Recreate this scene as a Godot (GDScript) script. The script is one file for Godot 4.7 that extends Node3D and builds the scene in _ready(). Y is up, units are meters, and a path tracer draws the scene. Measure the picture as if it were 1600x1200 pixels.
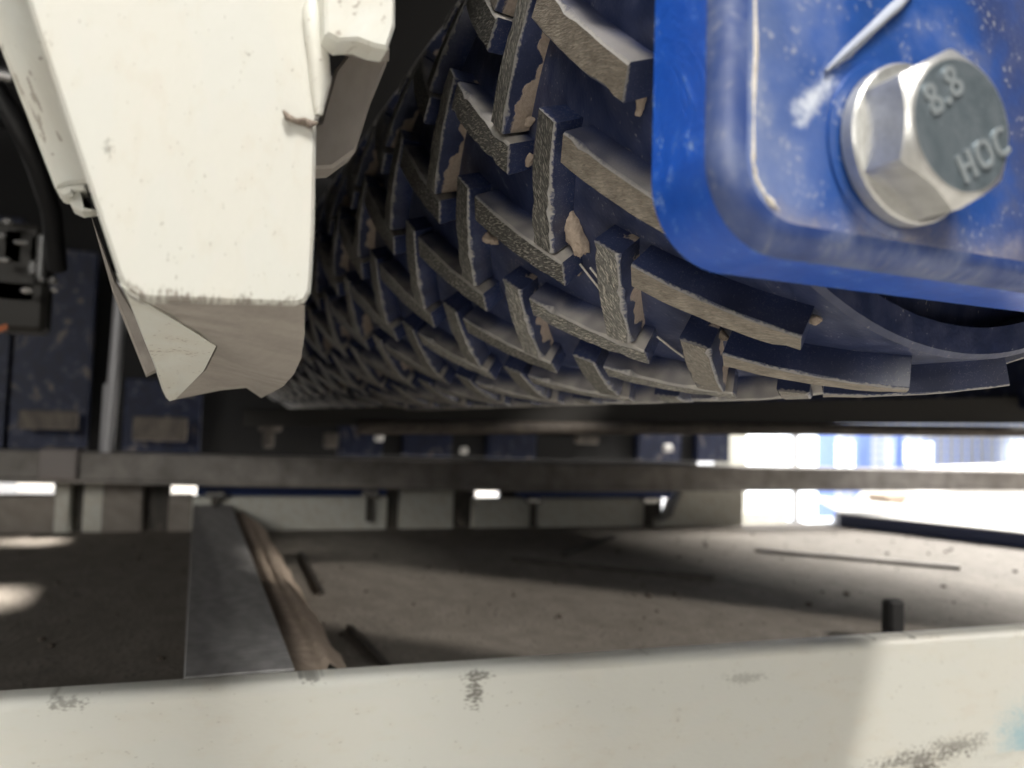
extends Node3D
# Close-up under a machine: a blue roller with herringbone lugs, its blue bearing plate and bolt,
# a cream scraper bracket on the left, the dusty machine table and its cream front beam below.
# World: the roller's axis runs along z; the camera stands at the origin, low in front of the table.

const AXIS := Vector2(0.2696, 0.1679)   # the roller's axis (x, y)
const RO := 0.15                        # radius over the lugs
const RD := 0.1372                      # radius of the drum
const YAW := -0.0803                    # the table stands a little askew to the roller
var rng := RandomNumberGenerator.new()
var M := {}

# ---------------------------------------------------------------- names and tags
func top(o: Node3D, called: String, label: String, category: String, group := "", kind := "") -> Node3D:
	o.name = called
	add_child(o, true)
	if label: o.set_meta("label", label)
	if category: o.set_meta("category", category)
	if group: o.set_meta("group", group)
	if kind: o.set_meta("kind", kind)
	return o

func thing(called: String, label: String, category: String, at := Vector3.ZERO, turn := 0.0, group := "") -> Node3D:
	var o := Node3D.new()
	o.position = at
	o.rotation.y = turn
	return top(o, called, label, category, group)

func part(called: String, mesh: Mesh, mat, parent: Node3D, at := Vector3.ZERO, rot := Vector3.ZERO) -> MeshInstance3D:
	var o := MeshInstance3D.new()
	o.mesh = mesh
	if mat: o.material_override = mat
	o.name = called
	o.position = at
	o.rotation = rot
	parent.add_child(o, true)
	return o

# a part given in world coordinates under a thing that is moved and turned
func wpart(called: String, mesh: Mesh, mat, parent: Node3D) -> MeshInstance3D:
	var o := part(called, mesh, mat, parent)
	o.transform = parent.transform.affine_inverse()
	return o

# ---------------------------------------------------------------- mesh helpers
func begin() -> SurfaceTool:
	var st := SurfaceTool.new()
	st.begin(Mesh.PRIMITIVE_TRIANGLES)
	return st

# a flat face; "inside" is any point behind it
func face(st: SurfaceTool, pts: Array, inside: Vector3, uvs: Array = []) -> void:
	var n := Vector3.ZERO
	var c := Vector3.ZERO
	for i in pts.size():
		var a: Vector3 = pts[i]
		var b: Vector3 = pts[(i + 1) % pts.size()]
		n += a.cross(b)
		c += a / pts.size()
	n = n.normalized()
	var flip := n.dot(c - inside) < 0.0
	if flip: n = -n
	for i in range(1, pts.size() - 1):
		var k: Array = [0, i, i + 1] if flip else [0, i + 1, i]
		for j in k:
			st.set_normal(n)
			st.set_uv(uvs[j] if uvs else Vector2.ZERO)
			st.add_vertex(pts[j])

# smooth grid; rows of equal length; outward tells which side is out
func grid(st: SurfaceTool, rows: Array, uvs: Array, flip := false, closed := false) -> void:
	var nr := rows.size()
	var nc: int = rows[0].size()
	var nor := []
	for r in nr:
		var line := []
		for c in nc:
			var r0: Array = rows[maxi(r - 1, 0)]
			var r1: Array = rows[mini(r + 1, nr - 1)]
			var cl: int = (c - 1 + nc - 1) % (nc - 1) if closed else maxi(c - 1, 0)
			var cr: int = (c + 1) % (nc - 1) if closed else mini(c + 1, nc - 1)
			var row: Array = rows[r]
			var a: Vector3 = r1[c] - r0[c]
			var b: Vector3 = row[cr] - row[cl]
			var n := a.cross(b).normalized()
			line.append(-n if flip else n)
		nor.append(line)
	for r in nr - 1:
		for c in nc - 1:
			var q := [[r, c], [r + 1, c], [r + 1, c + 1], [r, c + 1]]
			var order: Array = [0, 1, 2, 0, 2, 3] if flip else [0, 2, 1, 0, 3, 2]
			for k in order:
				var i: int = q[k][0]
				var j: int = q[k][1]
				st.set_normal(nor[i][j])
				st.set_uv(uvs[i][j] if uvs else Vector2.ZERO)
				st.add_vertex(rows[i][j])

# a box with chamfered edges
func block(size: Vector3, b := 0.002) -> ArrayMesh:
	var st := begin()
	add_block(st, size, b, Transform3D())
	return st.commit()

func add_block(st: SurfaceTool, size: Vector3, b: float, t: Transform3D) -> void:
	var h := size / 2.0
	b = minf(b, minf(h.x, minf(h.y, h.z)) * 0.9)
	var mid := t.origin
	for ax in 3:
		var u := (ax + 1) % 3
		var v := (ax + 2) % 3
		for s in [-1.0, 1.0]:
			var q := []
			for k in [[-1, -1], [1, -1], [1, 1], [-1, 1]]:
				var p := Vector3.ZERO
				p[ax] = s * h[ax]
				p[u] = k[0] * (h[u] - b)
				p[v] = k[1] * (h[v] - b)
				q.append(t * p)
			face(st, q, mid)
			for s2 in [-1.0, 1.0]:   # edge between ax side s and u side s2
				var e := []
				for k in [[0, -1], [0, 1], [1, 1], [1, -1]]:
					var p := Vector3.ZERO
					p[ax] = s * (h[ax] - (b if k[0] else 0.0))
					p[u] = s2 * (h[u] - (0.0 if k[0] else b))
					p[v] = k[1] * (h[v] - b)
					e.append(t * p)
				face(st, e, mid)
	for sx in [-1.0, 1.0]:
		for sy in [-1.0, 1.0]:
			for sz in [-1.0, 1.0]:
				var g := Vector3(sx, sy, sz)
				var o := []
				for ax in 3:
					var p := g * (h - Vector3.ONE * b)
					p[ax] = g[ax] * h[ax]
					o.append(t * p)
				face(st, o, mid)

# a flat outline (any shape, in one plane) given a thickness by the vector off; the front rim is chamfered by b
func slab(outline: Array, off: Vector3, b := 0.0, st0: SurfaceTool = null) -> ArrayMesh:
	var st := st0 if st0 else begin()
	var n := outline.size()
	var nor := Vector3.ZERO
	for i in n:
		nor += outline[i].cross(outline[(i + 1) % n])
	nor = nor.normalized()
	var pts := outline.duplicate()
	if nor.dot(off) > 0.0:
		pts.reverse()
		nor = -nor
	# seen from the front (nor towards the viewer) pts run counter-clockwise
	var ex: Vector3 = (pts[1] - pts[0]).normalized()
	var ey := nor.cross(ex)
	var flat := PackedVector2Array()
	for p in pts: flat.append(Vector2(ex.dot(p - pts[0]), ey.dot(p - pts[0])))
	var ins := []
	for i in n:
		var a := flat[(i + n - 1) % n]
		var p := flat[i]
		var c := flat[(i + 1) % n]
		var d1 := (p - a).normalized()
		var d2 := (c - p).normalized()
		var n1 := Vector2(-d1.y, d1.x)
		var n2 := Vector2(-d2.y, d2.x)
		var m := (n1 + n2).normalized()
		var k := b / maxf(0.35, m.dot(n1))
		ins.append(p + m * k)
	var back := off.normalized()
	var ring0 := []
	var ring1 := []
	var ring2 := []
	for i in n:
		var q: Vector2 = ins[i]
		ring0.append(pts[0] + ex * q.x + ey * q.y)
		ring1.append(pts[i] + back * b)
		ring2.append(pts[i] + off)
	var tri := Geometry2D.triangulate_polygon(PackedVector2Array(ins))
	for k in range(0, tri.size(), 3):
		face(st, [ring0[tri[k]], ring0[tri[k + 1]], ring0[tri[k + 2]]], ring0[tri[k]] - nor)
		face(st, [ring2[tri[k]], ring2[tri[k + 1]], ring2[tri[k + 2]]], ring2[tri[k]] + nor)
	for i in n:
		var j := (i + 1) % n
		var d: Vector3 = pts[j] - pts[i]
		var out := d.cross(nor)
		if b > 0.0: face(st, [ring0[i], ring0[j], ring1[j], ring1[i]], ring0[i] - out - nor)
		face(st, [ring1[i], ring1[j], ring2[j], ring2[i]], ring1[i] - out)
	return null if st0 else st.commit()

# turned about z: profile of (radius, z), smooth where smooth is true
func lathe(profile: Array, seg := 48, smooth := false) -> ArrayMesh:
	var st := begin()
	for k in profile.size() - 1:
		var a: Vector2 = profile[k]
		var b: Vector2 = profile[k + 1]
		var d := (b - a).normalized()
		var nn := Vector2(d.y, -d.x)
		for i in seg:
			var p := []
			var no := []
			for w in [[i, a], [i + 1, a], [i + 1, b], [i, b]]:
				var ang: float = TAU * w[0] / seg
				p.append(Vector3(cos(ang) * w[1].x, sin(ang) * w[1].x, w[1].y))
				no.append(Vector3(cos(ang) * nn.x, sin(ang) * nn.x, nn.y))
			for j in [0, 2, 1, 0, 3, 2]:
				st.set_normal(no[j])
				st.set_uv(Vector2.ZERO)
				st.add_vertex(p[j])
	return st.commit()

# a round bar along a path; radius may wobble
func tube(path: Array, r: float, seg := 10, wob := 0.0) -> ArrayMesh:
	var st := begin()
	var rows := []
	var up := Vector3(0.13, 0.97, 0.2)
	for i in path.size():
		var d: Vector3 = (path[mini(i + 1, path.size() - 1)] - path[maxi(i - 1, 0)]).normalized()
		var a := d.cross(up).normalized()
		var b := a.cross(d)
		var line := []
		var rr := r * (0.35 if (i == 0 or i == path.size() - 1) and wob > 0.0 else 1.0)
		for k in seg + 1:
			var g := TAU * (k % seg) / seg
			var q := rr * (1.0 + wob * (fposmod(sin(i * 12.9898 + (k % seg) * 78.233) * 43758.5453, 1.0) - 0.5))
			line.append(path[i] + a * cos(g) * q + b * sin(g) * q)
		rows.append(line)
	grid(st, rows, [], false, true)
	return st.commit()

# ---------------------------------------------------------------- textures
func noise(freq: float, sd: int, oct := 4) -> FastNoiseLite:
	var n := FastNoiseLite.new()
	n.noise_type = FastNoiseLite.TYPE_SIMPLEX_SMOOTH
	n.frequency = freq
	n.seed = sd
	n.fractal_octaves = oct
	return n

func mixc(a: Color, b: Color, t: float) -> Color:
	return a.lerp(b, clampf(t, 0.0, 1.0))

func step01(a: float, b: float, x: float) -> float:
	return smoothstep(a, b, x)

# fills two pictures from a function (x, y in pixels) -> [linear colour, height]
func paint(w: int, h: int, f: Callable) -> Array:
	var im := Image.create(w, h, false, Image.FORMAT_RGB8)
	var hi := Image.create(w, h, false, Image.FORMAT_RGB8)
	for y in h:
		for x in w:
			var v: Array = f.call(x, y)
			var c: Color = v[0]
			im.set_pixel(x, y, c.linear_to_srgb())
			var g: float = v[1]
			hi.set_pixel(x, y, Color(g, g, g))
	return [ImageTexture.create_from_image(im), ImageTexture.create_from_image(hi)]

func std(c: Color, rough: float, metal := 0.0, spec := 0.5) -> StandardMaterial3D:
	var m := StandardMaterial3D.new()
	m.albedo_color = c.linear_to_srgb()
	m.roughness = rough
	m.metallic = metal
	m.metallic_specular = spec
	return m

func tex(pair: Array, rough: float, bump: float, tri := 0.0, metal := 0.0, spec := 0.5) -> StandardMaterial3D:
	var m := std(Color.WHITE, rough, metal, spec)
	m.albedo_texture = pair[0]
	if bump != 0.0:
		m.heightmap_enabled = true
		m.heightmap_texture = pair[1]
		m.heightmap_scale = bump
	if tri > 0.0:
		m.uv1_triplanar = true
		m.uv1_world_triplanar = true
		m.uv1_scale = Vector3.ONE * tri
	return m

const NAVY := Color(0.019, 0.028, 0.074)
const TAN := Color(0.42, 0.345, 0.28)
const DUST := Color(0.50, 0.47, 0.43)
const CREAM := Color(0.64, 0.65, 0.60)

# painted flank of a lug: x runs along it, y from the worn face (0) down to the drum (1)
func flank(sd: int, cake: float, soft: float) -> Array:
	var big := noise(0.006, sd, 2)
	var fine := noise(0.05, sd + 1, 4)
	var grit := noise(0.30, sd + 2, 2)
	return paint(512, 128, func(x, y):
		var v: float = y / 128.0
		var u: float = x / 512.0
		var b: float = big.get_noise_2d(x, y * 0.6)
		var fn: float = fine.get_noise_2d(x, y)
		var g: float = grit.get_noise_2d(x, y)
		var c := mixc(NAVY * 0.9, NAVY * 1.35, 0.5 + b)
		# pale dust and painted sheen of the overhead light, strongest along the outer half
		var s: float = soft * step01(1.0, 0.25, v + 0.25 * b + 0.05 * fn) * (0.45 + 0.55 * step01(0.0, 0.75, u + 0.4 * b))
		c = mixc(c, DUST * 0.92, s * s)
		c = mixc(c, DUST * 1.1, 0.4 * step01(0.62, 0.70, g + 0.45 * fn + 0.15 * b))
		# dried mud packed into the corner at the foot
		var edge: float = 0.62 - 0.55 * b - 0.16 * step01(0.3, 0.7, u) + 0.05 * fn + 0.05 * g
		var mud: float = step01(edge, edge + 0.03, v) * step01(0.0, 0.1, cake) * step01(0.12, 0.16, u + 0.05 * fn) * step01(1.0 - 0.9 * cake, 1.05 - 0.9 * cake, u + 0.3 * b + 0.3)
		c = mixc(c, mixc(TAN * 0.85, TAN * 1.1, 0.5 + fn + 0.4 * g), mud)
		# bare metal and crumbs along the worn edge, brightened as a painted highlight
		var rim: float = step01(0.09, 0.03, v + 0.06 * fn)
		c = mixc(c, Color(0.36, 0.345, 0.32), rim * 0.8)
		return [c, clampf(0.3 + 0.45 * mud + 0.15 * mud * g + 0.03 * fn, 0.0, 1.0)])

func noise_at(n: FastNoiseLite, x: float, y: float) -> float:
	return n.get_noise_2d(x, y)

# worn outer face of a lug: scratches run askew across it
func worn(sd: int, lo: Color, hi: Color, speck: float) -> Array:
	var big := noise(0.010, sd)
	var streak := noise(0.035, sd + 3, 4)
	var fine := noise(0.11, sd + 4, 3)
	return paint(512, 128, func(x, y):
		var p: float = x * 0.78 + y * 0.62
		var q: float = -x * 0.62 + y * 0.78
		var s: float = streak.get_noise_2d(p * 0.30, q * 1.7)
		var b: float = big.get_noise_2d(x, y)
		var f: float = fine.get_noise_2d(p * 0.24, q * 1.25)
		var c := mixc(lo, hi, 0.5 + 1.0 * s + 0.6 * b)
		c = mixc(c, lo * 0.5, 0.6 * step01(0.16, 0.45, f + 0.5 * s))
		c = mixc(c, Color(0.72, 0.68, 0.60), speck * step01(0.16, 0.34, f - 0.6 * s - 0.15 * b))
		return [c, clampf(0.5 + 0.35 * s - 0.35 * f, 0.0, 1.0)])

# the two cream faces that carry marks of their own: x and y run over the face
func cream_face(w: int, h: int, sd: int, marks: Array, edge_dirt: Array, bluish: Array = []) -> Array:
	var big := noise(0.006, sd)
	var mid := noise(0.03, sd + 1)
	var fine := noise(0.16, sd + 2, 3)
	return paint(w, h, func(x, y):
		var b: float = big.get_noise_2d(x, y)
		var m: float = mid.get_noise_2d(x, y)
		var f: float = fine.get_noise_2d(x, y)
		var c := mixc(CREAM, Color(0.66, 0.65, 0.59), 0.25 + 0.7 * b)
		c = mixc(c, Color(0.56, 0.48, 0.37), 0.12 * step01(0.1, 0.7, b * 0.6 + m))
		c = mixc(c, Color(0.25, 0.23, 0.2), 0.6 * step01(0.66, 0.74, f + 0.3 * m))
		var hgt := 0.5 + 0.10 * f + 0.12 * m
		var u: float = float(x) / w
		var v: float = float(y) / h
		for e in edge_dirt:     # [side 0..3, width, strength]
			var d: float = [v, 1.0 - v, u, 1.0 - u][e[0]]
			c = mixc(c, Color(0.20, 0.17, 0.14), e[2] * step01(e[1], 0.0, d + e[1] * (1.1 * m + 0.9 * f)))
		for k in marks:         # [u, v, ru, rv, strength]
			var du: float = (u - k[0]) / k[2]
			var dv: float = (v - k[1]) / k[3]
			var r: float = sqrt(du * du + dv * dv)
			if r < 1.6:
				var a: float = k[4] * step01(1.0, 0.35, r + 1.1 * f + 0.5 * m)
				c = mixc(c, Color(0.11, 0.10, 0.085), a)
				hgt -= 0.3 * a
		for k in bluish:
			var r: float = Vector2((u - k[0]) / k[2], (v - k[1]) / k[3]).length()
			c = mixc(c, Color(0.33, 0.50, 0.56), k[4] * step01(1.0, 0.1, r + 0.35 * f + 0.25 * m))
		return [c, clampf(hgt, 0.0, 1.0)])

func make_materials() -> void:
	var n1 := noise(0.02, 11)
	var n2 := noise(0.12, 12, 3)
	# blue paint, dusty and mottled
	M.blue = tex(paint(512, 512, func(x, y):
		var a: float = tile_noise(n1, x, y, 512)
		var b: float = tile_noise(n2, x, y, 512)
		var c := mixc(Color(0.014, 0.040, 0.17), Color(0.022, 0.065, 0.26), 0.5 + 0.8 * a)
		c = mixc(c, Color(0.17, 0.20, 0.30), 0.75 * step01(-0.35, 0.6, a + 0.25 * b))
		c = mixc(c, Color(0.40, 0.40, 0.42), 0.35 * step01(0.40, 0.7, b + 0.35 * a))
		return [c, clampf(0.5 + 0.2 * b + 0.2 * a, 0, 1)]), 0.42, 0.02, 6.0)
	var n3 := noise(0.005, 14, 3)
	var n4 := noise(0.018, 15, 4)
	var n5 := noise(0.10, 16, 3)
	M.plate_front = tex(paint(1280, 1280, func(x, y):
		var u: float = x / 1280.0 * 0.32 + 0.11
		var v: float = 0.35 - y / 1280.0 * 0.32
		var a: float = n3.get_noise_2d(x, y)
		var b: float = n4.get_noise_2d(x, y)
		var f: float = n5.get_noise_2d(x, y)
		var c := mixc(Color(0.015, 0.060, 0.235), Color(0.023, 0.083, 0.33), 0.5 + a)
		# dust and painted-in broad reflections at the left and bolt; dust over the foot
		var dust_sheen: float = 0.62 * step01(0.150, 0.120, u + 0.010 * b) + 0.35 * step01(-0.2, 0.6, a + 0.5 * b)
		c = mixc(c, Color(0.25, 0.29, 0.40), dust_sheen * (0.7 + 0.5 * b))
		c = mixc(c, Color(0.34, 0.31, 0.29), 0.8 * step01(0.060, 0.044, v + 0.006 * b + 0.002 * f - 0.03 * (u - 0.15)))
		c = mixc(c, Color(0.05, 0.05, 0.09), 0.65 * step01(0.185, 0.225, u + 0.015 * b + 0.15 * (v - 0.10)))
		# glossy reflection to the left of the bolt, painted as a pale smear
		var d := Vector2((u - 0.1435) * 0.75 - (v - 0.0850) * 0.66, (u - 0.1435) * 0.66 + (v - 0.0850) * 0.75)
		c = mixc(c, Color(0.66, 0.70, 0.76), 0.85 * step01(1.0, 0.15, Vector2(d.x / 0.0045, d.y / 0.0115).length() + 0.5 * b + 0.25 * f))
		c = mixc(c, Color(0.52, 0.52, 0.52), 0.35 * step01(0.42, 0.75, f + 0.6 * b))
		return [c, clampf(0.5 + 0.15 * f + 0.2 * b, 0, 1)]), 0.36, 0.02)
	M.blue_lit_side = tex(paint(256, 256, func(x, y):
		var a: float = tile_noise(n1, x * 2, y * 2, 512)
		var b: float = tile_noise(n2, x * 2, y * 2, 512)
		var c := mixc(Color(0.010, 0.085, 0.50), Color(0.016, 0.11, 0.58), 0.5 + a)  # brighter copy of the plate blue, painted for the side the light strikes
		c = mixc(c, Color(0.35, 0.50, 0.80), 0.8 * step01(0.30, 0.5, absf(b) * 0.5 + 0.5 * a))
		return [c, clampf(0.5 + 0.3 * b, 0, 1)]), 0.30, 0.03, 11.0)
	M.navy = tex(paint(512, 512, func(x, y):
		var a: float = tile_noise(n1, x, y, 512)
		var b: float = tile_noise(n2, x, y, 512)
		var c := mixc(NAVY, NAVY * 1.6, 0.5 + a)
		c = mixc(c, DUST * 0.8, 0.10 * step01(-0.3, 0.7, a))
		c = mixc(c, DUST, 0.6 * step01(0.58, 0.66, b + 0.40 * a))
		return [c, clampf(0.5 + 0.25 * b, 0, 1)]), 0.38, 0.03, 8.0)
	M.dark_navy = tex(paint(256, 256, func(x, y):
		var a: float = tile_noise(n1, x * 2, y * 2, 512)
		var b: float = tile_noise(n2, x * 2, y * 2, 512)
		return [mixc(mixc(Color(0.006, 0.010, 0.024), Color(0.012, 0.02, 0.05), 0.5 + a), Color(0.09, 0.075, 0.06), 0.5 * step01(0.25, 0.7, a + 0.4 * b)), 0.5]), 0.6, 0.0, 2.5)
	M.mid_blue = tex(paint(256, 256, func(x, y):
		var a: float = tile_noise(n1, x * 2, y * 2, 512)
		var b: float = tile_noise(n2, x * 2, y * 2, 512)
		return [mixc(mixc(Color(0.007, 0.012, 0.038), Color(0.012, 0.023, 0.075), 0.5 + a), Color(0.32, 0.27, 0.2), 0.6 * step01(0.2, 0.6, a + 0.4 * b)), 0.5]), 0.5, 0.0, 3.0)
	M.cream = tex(paint(512, 512, func(x, y):
		var a: float = tile_noise(n1, x, y, 512)
		var b: float = tile_noise(n2, x, y, 512)
		var c := mixc(CREAM, Color(0.58, 0.55, 0.47), 0.3 + 0.7 * a)
		c = mixc(c, Color(0.26, 0.22, 0.18), 0.7 * step01(0.50, 0.6, b + 0.5 * a))
		return [c, clampf(0.5 + 0.2 * b + 0.15 * a, 0, 1)]), 0.5, 0.03, 5.0)
	# cream paint in a streaked brown tone
	M.brown_cream = tex(paint(512, 256, func(x, y):
		var a: float = tile_noise(n1, x * 0.4, y * 2.0, 512)
		var b: float = tile_noise(n2, x, y, 512)
		return [mixc(Color(0.235, 0.21, 0.188), Color(0.34, 0.31, 0.275), 0.5 + 0.9 * a + 0.25 * b), clampf(0.5 + 0.2 * b, 0, 1)]), 0.7, 0.02, 6.0)
	M.table = tex(paint(1024, 1024, func(x, y):
		var a: float = tile_noise(n1, x * 0.5, y * 0.5, 512)
		var b: float = tile_noise(n2, x * 0.5, y * 0.5, 512)
		var c := mixc(Color(0.165, 0.147, 0.125), Color(0.238, 0.214, 0.187), 0.5 + a + 0.3 * b)
		c = mixc(c, Color(0.06, 0.05, 0.042), 0.7 * step01(0.35, 0.6, b + 0.5 * a))
		return [c, clampf(0.5 + 0.3 * b + 0.2 * a, 0, 1)]), 0.8, 0.15, 2.4)
	M.steel = tex(paint(512, 512, func(x, y):
		var a: float = tile_noise(n1, x, y * 0.5, 512)
		var b: float = tile_noise(n2, x * 0.12, y, 512)
		var c := mixc(Color(0.26, 0.255, 0.25), Color(0.44, 0.435, 0.435), 0.5 + 0.8 * a + 0.4 * b)
		return [c, clampf(0.5 + 0.2 * b, 0, 1)]), 0.45, 0.02, 6.0, 0.25)
	M.dark_steel = tex(paint(256, 256, func(x, y):
		var a: float = tile_noise(n1, x * 2, y * 2, 512)
		var b: float = tile_noise(n2, x * 2, y * 2, 512)
		return [mixc(Color(0.035, 0.032, 0.028), Color(0.10, 0.088, 0.075), 0.45 + a + 0.3 * b), clampf(0.5 + 0.3 * b, 0, 1)]), 0.6, 0.03, 4.0)
	M.bar = tex(paint(256, 256, func(x, y):
		var a: float = tile_noise(n1, x * 2, y * 2, 512)
		var b: float = tile_noise(n2, x * 2, y * 2, 512)
		return [mixc(Color(0.10, 0.088, 0.078), Color(0.20, 0.172, 0.145), 0.45 + a + 0.3 * b), clampf(0.5 + 0.3 * b, 0, 1)]), 0.65, 0.03, 3.0)
	M.pale_bar = tex(paint(256, 256, func(x, y):
		var a: float = tile_noise(n1, x * 2, y * 2, 512)
		var b: float = tile_noise(n2, x * 2, y * 2, 512)
		return [mixc(Color(0.21, 0.195, 0.18), Color(0.37, 0.345, 0.32), 0.45 + a + 0.3 * b), clampf(0.5 + 0.3 * b, 0, 1)]), 0.6, 0.02, 2.0)
	M.mud = tex(paint(256, 256, func(x, y):
		var a: float = tile_noise(n1, x * 2, y * 2, 512)
		var b: float = tile_noise(n2, x * 2, y * 2, 512)
		return [mixc(TAN * 0.85, TAN * 1.2, 0.5 + a + 0.5 * b), clampf(0.5 + 0.4 * b, 0, 1)]), 0.95, 0.1, 8.0, 0.0, 0.2)
	M.mud_fine = tex(paint(256, 256, func(x, y):
		var a: float = tile_noise(n1, x * 2, y * 2, 512)
		var b: float = tile_noise(n2, x * 2, y * 2, 512)
		return [mixc(TAN * 0.8, TAN * 1.25, 0.5 + a + 0.6 * b), clampf(0.5 + 0.4 * b, 0, 1)]), 0.95, 0.05, 40.0, 0.0, 0.2)
	M.bead = tex(paint(128, 128, func(x, y):
		var b: float = tile_noise(n2, x * 4, y * 4, 512)
		return [mixc(Color(0.52, 0.47, 0.40), Color(0.78, 0.74, 0.68), 0.5 + b), 0.5 + 0.4 * b]), 0.9, 0.05, 16.0)
	M.zinc = tex(paint(256, 256, func(x, y):
		var a: float = tile_noise(n1, x * 2, y * 2, 512)
		var b: float = tile_noise(n2, x * 2, y * 2, 512)
		return [mixc(Color(0.46, 0.46, 0.445), Color(0.60, 0.60, 0.585), 0.5 + a + 0.5 * b), clampf(0.5 + 0.3 * b, 0, 1)]), 0.36, 0.02, 14.0, 0.72)
	M.zinc_dim_face = tex(paint(256, 256, func(x, y):
		var a: float = tile_noise(n1, x * 2, y * 2, 512)
		var b: float = tile_noise(n2, x * 2, y * 2, 512)
		return [mixc(Color(0.16, 0.20, 0.225), Color(0.23, 0.27, 0.30), 0.5 + a + 0.5 * b), clampf(0.5 + 0.3 * b, 0, 1)]), 0.42, 0.02, 14.0, 0.6)  # darker blue-grey copy of the zinc, painting the dimmer light on the face
	M.stamp = std(Color(0.36, 0.40, 0.42), 0.4, 0.5)  # paler than the face, to paint the highlight on the raised figures
	M.rust = tex(paint(128, 128, func(x, y):
		var b: float = tile_noise(n2, x * 4, y * 4, 512)
		return [mixc(Color(0.09, 0.065, 0.05), Color(0.30, 0.25, 0.2), 0.5 + 1.2 * b), 0.5 + 0.5 * b]), 0.8, 0.1, 20.0)
	M.boss = M.blue
	M.sheen_grey = std(Color(0.33, 0.36, 0.43), 0.7)
	M.black_steel = std(Color(0.035, 0.033, 0.030), 0.6)
	M.black = std(Color(0.012, 0.012, 0.013), 0.7)
	M.crumb = std(Color(0.105, 0.088, 0.072), 0.9)
	M.rubber = std(Color(0.010, 0.010, 0.011), 0.55)
	M.orange = std(Color(0.45, 0.11, 0.02), 0.5)
	M.chrome = std(Color(0.62, 0.62, 0.62), 0.25, 0.8)
	M.grey_post = std(Color(0.50, 0.50, 0.52), 0.5, 0.3)
	# the lugs
	M.worn_tan = tex(worn(21, Color(0.19, 0.165, 0.135), Color(0.40, 0.35, 0.29), 0.15), 0.6, 0.05, 0.0, 0.1)
	M.worn_brown = tex(worn(31, Color(0.14, 0.128, 0.112), Color(0.31, 0.275, 0.235), 0.4), 0.52, 0.06, 0.0, 0.2)
	M.worn_grey = tex(worn(41, Color(0.11, 0.108, 0.10), Color(0.26, 0.255, 0.238), 0.9), 0.42, 0.07, 0.0, 0.35)
	M.worn_dark = tex(worn(51, Color(0.07, 0.069, 0.064), Color(0.17, 0.166, 0.155), 0.6), 0.40, 0.06, 0.0, 0.35)
	M.flank_dust_sheen = tex(flank(61, 0.0, 1.0), 0.30, 0.03)  # pale dust with reflected light painted into the colour
	M.flank_thin_sheen = tex(flank(66, 0.0, 0.74), 0.30, 0.03)
	M.flank_blue = tex(flank(76, 0.0, 0.20), 0.28, 0.03)
	M.flank_plain = tex(flank(71, 0.0, 0.28), 0.26, 0.03)
	M.flank_mud = tex(flank(81, 1.0, 0.15), 0.40, 0.12)
	M.flank_mud2 = tex(flank(91, 0.7, 0.22), 0.36, 0.12)

# noise that repeats after "size" pixels, so that triplanar tiles show no seam
func tile_noise(n: FastNoiseLite, x: float, y: float, size: float) -> float:
	var a := TAU * x / size
	var b := TAU * y / size
	var r := size / TAU
	return n.get_noise_3d(r * cos(a) + 0.41 * r * sin(b) , r * sin(a), r * cos(b) * 1.0 + 0.3 * r * sin(b))

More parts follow.
